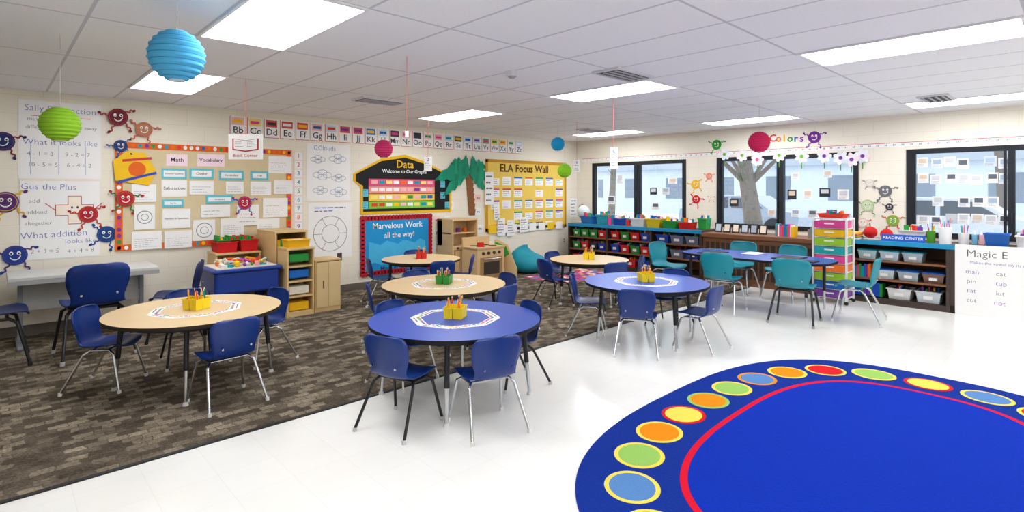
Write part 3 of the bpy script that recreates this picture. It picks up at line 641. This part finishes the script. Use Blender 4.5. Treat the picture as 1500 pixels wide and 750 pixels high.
lab(301,340,286,298,'Vocabulary'); pap(293,336,300,318,None,None,2); pap(346,378,300,330,None,None,3); pap(384,420,290,318); pap(322,356,320,346); pap(375,408,320,342); pap(400,428,264,284)
b.obj('math_bulletin_board')
# alphabet
b=MB()
for i,ch in enumerate('BCDEFGHIJKLMNOPQRSTUVWXYZ'):
    u=2.33+i*.225; b.rp(FL,u+.008,u+.212,2.34,2.61,0,.003,WHITE); b.rf(FL,u+.03,u+.19,2.495,2.595,.004,C(random.choice(['#d8524a','#f0b8b8','#c9dff2','#4a7fc9','#e8e2d2','#f3d36a','#7aa86a','#3a3f4a','#ead2de'])))
    b.rf(FL,u+.05,u+.17,2.525,2.565,.005,random.choice(CARTON+[WHITE,INK]))
    b.rf(FL,u+.008,u+.212,2.34,2.348,.004,C('#c84040')); b.rf(FL,u+.008,u+.016,2.34,2.61,.004,C('#c84040'))
    b.text(FL,ch+ch.lower(),u+.115,2.42,.13,.0045,INK,.17)
b.obj('alphabet_card_row')
b,*_=chart(449,513,211,294,[('CClouds',.4,.92,.1,INKB)]); u0,u1,v0,v1=_; 
for (fu,fv,s) in ((.25,.72,.1),(.7,.74,.12),(.35,.45,.13),(.72,.4,.1),(.3,.18,.1),(.72,.15,.12)):
    cu_,cv=u0+fu*(u1-u0),v0+fv*(v1-v0)
    for dx_,dy_ in ((-.6,0),(0,.3),(.6,0),(0,-.25)): b.ring(FL,cu_+dx_*s,cv+dy_*s,s*.55,.006,.0055,C('#7f95b8'),12,.6)
b.obj('chart_paper')
b,*_=chart(451,515,297,378,[]); u0,u1,v0,v1=_; uc,vc=(u0+u1)/2,(v0+v1)/2-.05
b.ring(FL,uc,vc,.27,.007,.0055,C('#50545c'),28); b.ring(FL,uc,vc,.14,.007,.0055,C('#50545c'),28)
for i in range(6): a=i*math.pi/3; b.line(FL,uc+.14*math.cos(a),vc+.14*math.sin(a),uc+.27*math.cos(a),vc+.27*math.sin(a),.005,.0055,INK)
b.scrib(FL,u0+.1,u1-.1,v1-.15,v1-.05,2,.0055,INKB); b.obj('chart_paper')
b=MB(); u0,u1,v0,v1=LR(430,444,222,338); b.rp(FL,u0,u1,v0,v1,0,.004,C('#f0ddd8'))
for i in range(9): vv=v0+(i+.5)*(v1-v0)/9; b.rf(FL,u0+.015,u1-.015,vv-.055,vv+.055,.005,WHITE); b.text(FL,str(9-i),(u0+u1)/2,vv,.09,.006,random.choice(CARTON))
b.obj('number_cards')
# data board
b=MB(); Yb=C('#ecb80c'); uL,uR=4.16,6.22; uM=(uL+uR)/2-.08
def house(m,ins,o0,o1):
    b.plate(FL,[(uL+.12+ins,1.2+ins),(uR-.12-ins,1.2+ins),(uR-.12-ins,1.62),(uR-ins*.8,1.70),(uR-ins*.8,1.80-ins*.2),(uM+.45,2.09-ins),(uM,2.20-ins*1.1),(uM-.45,2.12-ins),(uL+ins*.8,1.86-ins*.2),(uL+ins*.8,1.74),(uL+.12+ins,1.66)],o0,o1,m)
house(Yb,0,0,.012); house(C('#141518'),.045,.012,.016)
b.text(FL,'Data',uM,2.03,.18,.018,Yb); b.text(FL,'Welcome to Our Graphs',uM,1.91,.085,.018,WHITE,1.0)
for i,c in enumerate(['#e05078','#ee9890','#f0c850','#7cc840']):
    vv=1.72-i*.125; b.rp(FL,4.42,5.72,vv-.055,vv+.06,.016,.02,C(c))
    for j in range(9): b.rf(FL,4.47+j*.137,4.58+j*.137,vv-.02,vv+.035,.021,random.choice(CARTON) if random.random()<.4 else C(random.choice(['#f7e27a','#f4f4f2','#f2b8c0'])))
for (u,v) in ((4.36,1.55),(4.36,1.35),(5.9,1.7),(5.9,1.5),(6.0,1.32)): b.rp(FL,u-.05,u+.05,v-.06,v+.06,.016,.02,C('#62c4d8')); b.scrib(FL,u-.04,u+.04,v-.05,v+.05,3,.021,INK)
b.obj('data_board')
# blue bulletin
b=MB(); u0,u1,v0,v1=4.28,5.66,.2,1.17; b.rp(FL,u0,u1,v0,v1,0,.02,C('#1c94d4'))
for i in range(22):
    u=u0+(i+.5)*(u1-u0)/22
    for v in (v0+.035,v1-.035): b.ell(FL,u,v,.045,.045,.018,.026,C('#b8182a'),12)
for i in range(15):
    v=v0+(i+.5)*(v1-v0)/15
    for u in (u0+.035,u1-.035): b.ell(FL,u,v,.045,.045,.018,.0265,C('#b8182a'),12)
wv=[(4.42,.38)]+[(4.42+1.1*i/10,.38+.03*math.sin(i*1.9)) for i in range(1,11)]+[(5.52,.7)]+[(5.52-1.1*i/10,.72+.04*math.sin(i*2.1)) for i in range(1,11)]
b.plate(FL,wv,.02,.0225,C('#48b6e6'))
b.text(FL,'Marvelous Work',4.97,1.0,.14,.023,WHITE,1.1); b.text(FL,'all the way!',5.0,.84,.13,.023,WHITE,.9); b.text(FL,'Made in Room 2',4.97,.3,.1,.023,C('#0e3f74'),1.1)
b.obj('blue_bulletin_board')
b=MB()
for i,(px,py) in enumerate([(640,322),(655,322),(641,340),(656,341),(642,358),(648,376),(700,290),(700,310),(703,335),(712,352),(700,268),(660,300)]):
    u,v=lw(px,py); oo=0 if px<690 or True else 0; b.rp(FL,u-.07,u+.07,v-.07,v+.07,oo,oo+.004,WHITE if i%3 else C('#f4d0c8')); b.text(FL,random.choice(['is','at','we','the','go']),u,v,.07,oo+.0055,INK)
b.obj('sight_word_cards')
# palm tree
b=MB(); uc,vc=lw(686,252); tk=C('#8a5a34')
for i in range(8):
    v=vc-i*.1; b.plate(FL,[(uc-.06+i*.01,v-.12),(uc+.08+i*.01,v-.12),(uc+.1+i*.01,v),(uc-.08+i*.01,v)],.006,.014+.0005*(8-i),tk)
for a,L in ((.1,.55),(.6,.5),(1.2,.4),(1.9,.4),(2.5,.55),(3.0,.8),(3.5,.65),(-.4,.45)):
    pts=[]; N=9
    for i in range(N+1):
        t=i/N; r=L*t; w=.16*math.sin(math.pi*min(1,t*.9+.08))*(1 if i%2 else .66); x=r*math.cos(a); y=r*math.sin(a)-.35*t*t*L; pts.append((x,y,w))
    up=[(uc+x,vc+y+w) for x,y,w in pts]; dn=[(uc+x,vc+y-w) for x,y,w in pts]
    for i in range(N): 
        q=[dn[i],dn[i+1],up[i+1],up[i]]
        if math.cos(a)<0: q=q[::-1]
        b.plate(FL,q,.026,.030+random.uniform(0,.004),C(random.choice(['#128c6c','#149874','#0f7c5c'])))
b.obj('paper_palm_tree')
# ELA focus wall
b=MB(); u0,u1,v0,v1=6.92,9.3,.78,2.2; b.rp(FL,u0,u1,v0,v1,0,.02,C('#eccb5c')); PU=C('#c98f20')
for (a,c,dd,ee) in ((u0,u1,v1-.06,v1),(u0,u1,v0,v0+.06),(u0,u0+.06,v0,v1),(u1-.06,u1,v0,v1)): b.rp(FL,a,c,dd,ee,.02,.025,PU)
b.text(FL,'ELA Focus Wall',8.0,2.03,.22,.027,C('#5a2a10'),1.7,off=.02)
for r in range(5):
    for c in range(7):
        if random.random()<.12: continue
        u=7.05+c*.315; v=1.86-r*.235; ww=.23; hh=.17; b.rp(FL,u,u+ww,v-hh,v,.02,.025,WHITE); b.rf(FL,u,u+ww,v-.03,v,.0262,random.choice(CARTON+[WHITE,WHITE])); b.scrib(FL,u+.02,u+ww-.02,v-hh+.02,v-.04,3,.0265,random.choice([INK,INKB,CARTON[5],CARTON[2]]),.25)
for c in range(8): u=7.0+c*.28; b.rp(FL,u,u+.2,.74,.9,.025,.03,WHITE if c%3 else C('#f3c81c'))
b.obj('ela_focus_board')
for (x0_,x1_,ya,yb) in ((709,721,252,300),(727,738,320,345),(741,752,322,345),(760,772,318,340),(722,730,300,322),(835,845,290,318)):
    b=MB(); u0,u1,v0,v1=LR(x0_,x1_,ya,yb); oo=.032 if x0_<835 else 0; b.rp(FL,u0,u1,v0,v1,oo,oo+.004,WHITE); b.scrib(FL,u0+.02,u1-.02,v0+.03,v1-.03,5,oo+.0055,INK); b.obj('posted_paper')
for (px,py,r,c,l,tl) in ((172,172,.1,'#6f1626','#a83246',.2),(210,190,.09,'#b5795a','#c9503a',-.2),(176,214,.07,'#1f2f6a','#274a9c',.4),(4,207,.1,'#1f2f6a','#8a2a3a',0),(8,296,.11,'#5a2a6a','#e0b030',.3),(183,291,.095,'#b81a24','#2a7a3a',-.1),(129,314,.095,'#b0202c','#c9503a',.2),(156,343,.095,'#184080','#274a9c',-.3),(22,374,.105,'#1c3c90','#5a3a7a',.1),(357,297,.09,'#b81a34','#3a6ad0',0)):
    monster(px,py,r,c,FL,lw,'paper_math_character',.038 if 160<px<400 else .005,l,tl)
b=MB(); uc,vc=lw(200,248); b.plate(FL,[(uc-.22,vc-.14),(uc+.12,vc-.2),(uc+.2,vc-.02),(uc+.08,vc+.2),(uc-.1,vc+.22),(uc-.24,vc+.1)],.038,.044,C('#f0bf18'))
b.ell(FL,uc,vc,.09,.09,.044,.046,C('#e2641a')); b.line(FL,uc-.2,vc-.16,uc+.2,vc-.04,.03,.0475,INKB); b.line(FL,uc-.15,vc+.1,uc+.15,vc+.14,.03,.0475,INKR); b.obj('paper_math_character')
for (px,py) in ((497,376),(826,352)): 
    b=MB(); u,v=lw(px,py); b.rp(FL,u-.04,u+.04,v-.06,v+.06,0,.008,C('#5a4a3c' if px==497 else '#e8e6e0')); b.rf(FL,u-.015,u+.015,v-.04,v-.01,.009,INK); b.rf(FL,u-.015,u+.015,v+.01,v+.04,.009,INK)
    b.obj('wall_outlet')
# ---------------------------------------------------------------- left furniture
b=MB(); bl=mat('blue_tub','#123894',.4); xa,xb,ya,yb=1.86,2.6,6.95,7.55
b.box((xa,ya,.36),(xb,yb,.63),bl,.03); b.box((xa-.03,ya-.03,.62),(xb+.03,yb+.03,.66),bl,.015)
b.box((xa+.03,ya+.03,.655),(xb-.03,yb-.03,.672),C('#e9e2d2'))
for x in (xa+.06,xb-.06):
    for y in (ya+.06,yb-.06): b.box((x-.05,y-.05,.004),(x+.05,y+.05,.4),bl,.015)
b.obj('sand_table')
b=MB()
for i in range(80):
    x=random.uniform(xa+.1,xb-.1); y=random.uniform(ya+.08,yb-.08); z=.673; s=random.uniform(.02,.06); c=random.choice(CARTON+[OFFW]*6+[C('#f0a0b0'),C('#d8c8a0')])
    k=random.random()
    if k<.4: b.box((x-s*1.6,y-s*.5,z),(x+s*1.6,y+s*.5,z+s*.8),c,.005,random.uniform(0,3))
    elif k<.7: b.ball((x,y,z+s*.7),s*.7,c,6)
    else: b.cyl((x-s,y,z+.02+random.uniform(0,.06)),(x+s,y+s,z+.03+random.uniform(0,.05)),.012,c,n=8)
b.obj('toy_pile')
def case(xa,xb,ya,yb,h,doors=0,shelves=0,m=WOOD):
    b=MB(); z0=.004; t=.02
    b.box((xa,ya,z0),(xa+t,yb,h),m); b.box((xb-t,ya,z0),(xb,yb,h),m); b.box((xa+t,yb-t,z0),(xb-t,yb,h),m); b.box((xa-.005,ya-.01,h-t),(xb+.005,yb,h+.005),m,.004); b.box((xa+t,ya,z0),(xb-t,yb-t,.06),m)
    if doors:
        b.box((xa+.012,ya-.012,.06),(xb-.012,ya+.005,h-.03),mat('birch_door','#dcc08c',.5,scale=5),.003); b.box((xa+.1,ya-.015,h*.45),(xa+.115,ya-.012,h*.6),C('#5a4a3c')); b.box(((xa+xb)/2-.002,ya-.0135,.07),((xa+xb)/2+.002,ya-.012,h-.04),C('#8a7048'))
    for i in range(shelves): z=.06+(h-.1)*(i+1)/(shelves+1); b.box((xa+t,ya+.01,z-.01),(xb-t,yb-t,z+.01),m)
    return b
b=case(2.66,3.08,7.27,7.95,1.05,0,3); 
for i in range(4):
    z=.07+i*.24
    y=2.70
    while y<3.03: w=random.uniform(.015,.04); b.box((y,7.3,z),(y+w,7.55,z+random.uniform(.12,.16)),random.choice(CARTON+[OFFW,WOODR])); y+=w
b.obj('wooden_bookcase')
b=case(3.03,3.38,6.9,7.24,.68,1); b.obj('play_cabinet')
b=case(2.655,3.0,6.86,7.18,.86,0,3) ; 
for i in range(4): b.box((2.70,6.9,.07+i*.205),(2.95,7.1,.17+i*.205),[C('#f0b810'),C('#e8e2cf'),C('#1a68c0'),C('#2c9a40')][i],.01)
b.obj('wooden_bookcase')
b=MB(); b.tub((2.82,7.0,.866),.28,.22,.1,C('#f0b810'),.9,0,OFFW); b.obj('storage_tub')
b=case(2.05,2.6,7.62,8.0,.78,0,2); b.obj('wooden_bookcase')
for (x,y,w,h,c,z) in ((2.2,7.8,.24,.14,'#cc161c',.786),(2.47,7.8,.22,.15,'#cc161c',.786)):
    b=MB(); b.tub((x,y,z),w,.3,h,C(c),.9,0,OFFW); b.obj('storage_tub')
b=MB(); 
for i in range(14): b.box((2.1+i*.032,7.72,.945),(2.125+i*.032,7.9,.95+random.uniform(.02,.06)),random.choice([C('#1f8f34'),C('#d81e1e'),C('#1f8f34'),C('#f0b810')]))
b.box((2.09,7.7,.937),(2.56,7.92,.945),C('#1f8f34')); b.obj('folder_stack')
# play kitchen
KW=mat('play_kitchen_wood','#d8b684',.5,scale=5); KD=mat('play_kitchen_dark','#a57f50',.5)
b=MB(); xa,xb,ya,yb=5.72,6.28,7.5,7.95
b.box((xa,ya,.004),(xb,yb,.62),KW,.006); b.box((xa,ya+.3,.62),(xb,yb,1.08),KW); b.box((xa,ya,1.06),(xb,yb,1.09),KW,.004); b.box((xa,ya,.62),(xa+.02,yb,1.06),KW); b.box((xb-.02,ya,.62),(xb,yb,1.06),KW); b.box((xa,ya+.05,.83),(xb,yb,.85),KW)
b.box((xa+.03,ya-.01,.08),(xb-.03,ya,.56),KD); b.box((xa+.05,ya-.014,.1),(xb-.05,ya-.01,.54),KW)
for i in range(4): b.cyl((xa+.1+i*.12,ya-.03,.59),(xa+.1+i*.12,ya,.59),.018,C('#5a3a28'))
for i in range(3): b.cyl((xa+.12+i*.15,ya+.2,.85),(xa+.12+i*.15,ya+.2,.92),.04,random.choice(CARTON),n=12)
b.obj('play_kitchen_hutch')
b=MB(); xa,xb,ya,yb=5.84,6.45,6.98,7.4
b.box((xa,ya,.004),(xb,yb,.6),KW,.006); b.box((xa-.01,ya-.01,.6),(xb+.01,yb+.01,.63),KW,.004); b.box((xa,yb-.03,.63),(xb,yb,.78),KW)
b.box((xa+.06,ya-.012,.1),(xb-.06,ya,.46),KD); b.box((xa+.13,ya-.016,.17),(xb-.13,ya-.012,.38),C('#3b332c')); b.tube([(xa+.12,ya-.03,.43),(xb-.12,ya-.03,.43)],.01,CHROME)
for i in range(4): b.cyl((xa+.12+i*.12,ya-.025,.53),(xa+.12+i*.12,ya,.53),.025,C('#3a2f28'),n=14)
for i in range(2):
    for j in range(2): b.cyl((xa+.17+i*.27,ya+.12+j*.19,.63),(xa+.17+i*.27,ya+.12+j*.19,.636),.07,C('#2c2c2e'),n=20)
b.cyl((xa+.17,ya+.12,.636),(xa+.17,ya+.12,.70),.06,C('#cc161c'),n=18); b.obj('play_stove')
b=MB(); fr=Fr((6.5,7.3,0),(.25,-.4,0),(0,0,1)); b.plate(fr,[(0,.004),(.42,.004),(.42,.2),(.25,.62),(.05,.72),(0,.7)],-.015,.015,KW); b.plate(fr,[(.02,.30),(.28,.46),(.22,.6),(.02,.68)],.015,.02,C('#2a9835')); b.obj('wooden_play_panel')
# bean bag
b=MB(); bx,by=7.5,7.45; tm2=mat('teal_beanbag','#0b93a8',.7,var=.1); N=16; Q=28; vs=[];fs=[]
for j in range(N+1):
    th=math.pi*j/N
    for i in range(Q):
        ph=2*math.pi*i/Q; rr=.36*(math.sin(th)**.75)*(1+.05*math.sin(5*ph+j*.6)); z=.19+.19*math.cos(th)+(.16*max(0,math.cos(th))*max(0,math.cos(ph-1.6)))
        vs.append((bx+rr*math.cos(ph),by+rr*math.sin(ph)*.95,max(.006,z)))
for j in range(N):
    for i in range(Q): fs.append((j*Q+i,(j+1)*Q+i,(j+1)*Q+(i+1)%Q,j*Q+(i+1)%Q))
b.add(vs,fs,tm2,True); b.obj('bean_bag_chair')
b=MB(); b.box((7.0,6.1,.004),(8.6,7.05,.014),rc('#c0608a'))
for i in range(15):
    for j in range(8): b.rf(FF,7.05+i*.102,7.13+i*.102,6.14+j*.113,6.23+j*.113,.0155,random.choice([rc('#d83068'),rc('#3a8ac8'),rc('#e8b830'),rc('#f2e6e0'),rc('#6a3a98')]))
b.obj('small_patchwork_rug')
# ---------------------------------------------------------------- world + camera
w=bpy.data.worlds.new('overcast'); scene.world=w; w.use_nodes=True; nt=w.node_tree; bg=nt.nodes['Background']
bg.inputs[0].default_value=(.88,.94,1,1); bg.inputs[1].default_value=2.4
cam=bpy.data.cameras.new('camera'); co=bpy.data.objects.new('camera',cam); scene.collection.objects.link(co)
co.location=(0,0,CZ); co.rotation_euler=(math.pi/2,0,A-math.pi/2); cam.sensor_width=36; cam.lens=F/1500*36; cam.shift_y=-(375-HY)/1500; cam.clip_start=.05; cam.clip_end=300
scene.camera=co
scene.view_settings.view_transform='Standard'; scene.view_settings.look='None'; scene.view_settings.exposure=.03; scene.view_settings.gamma=1
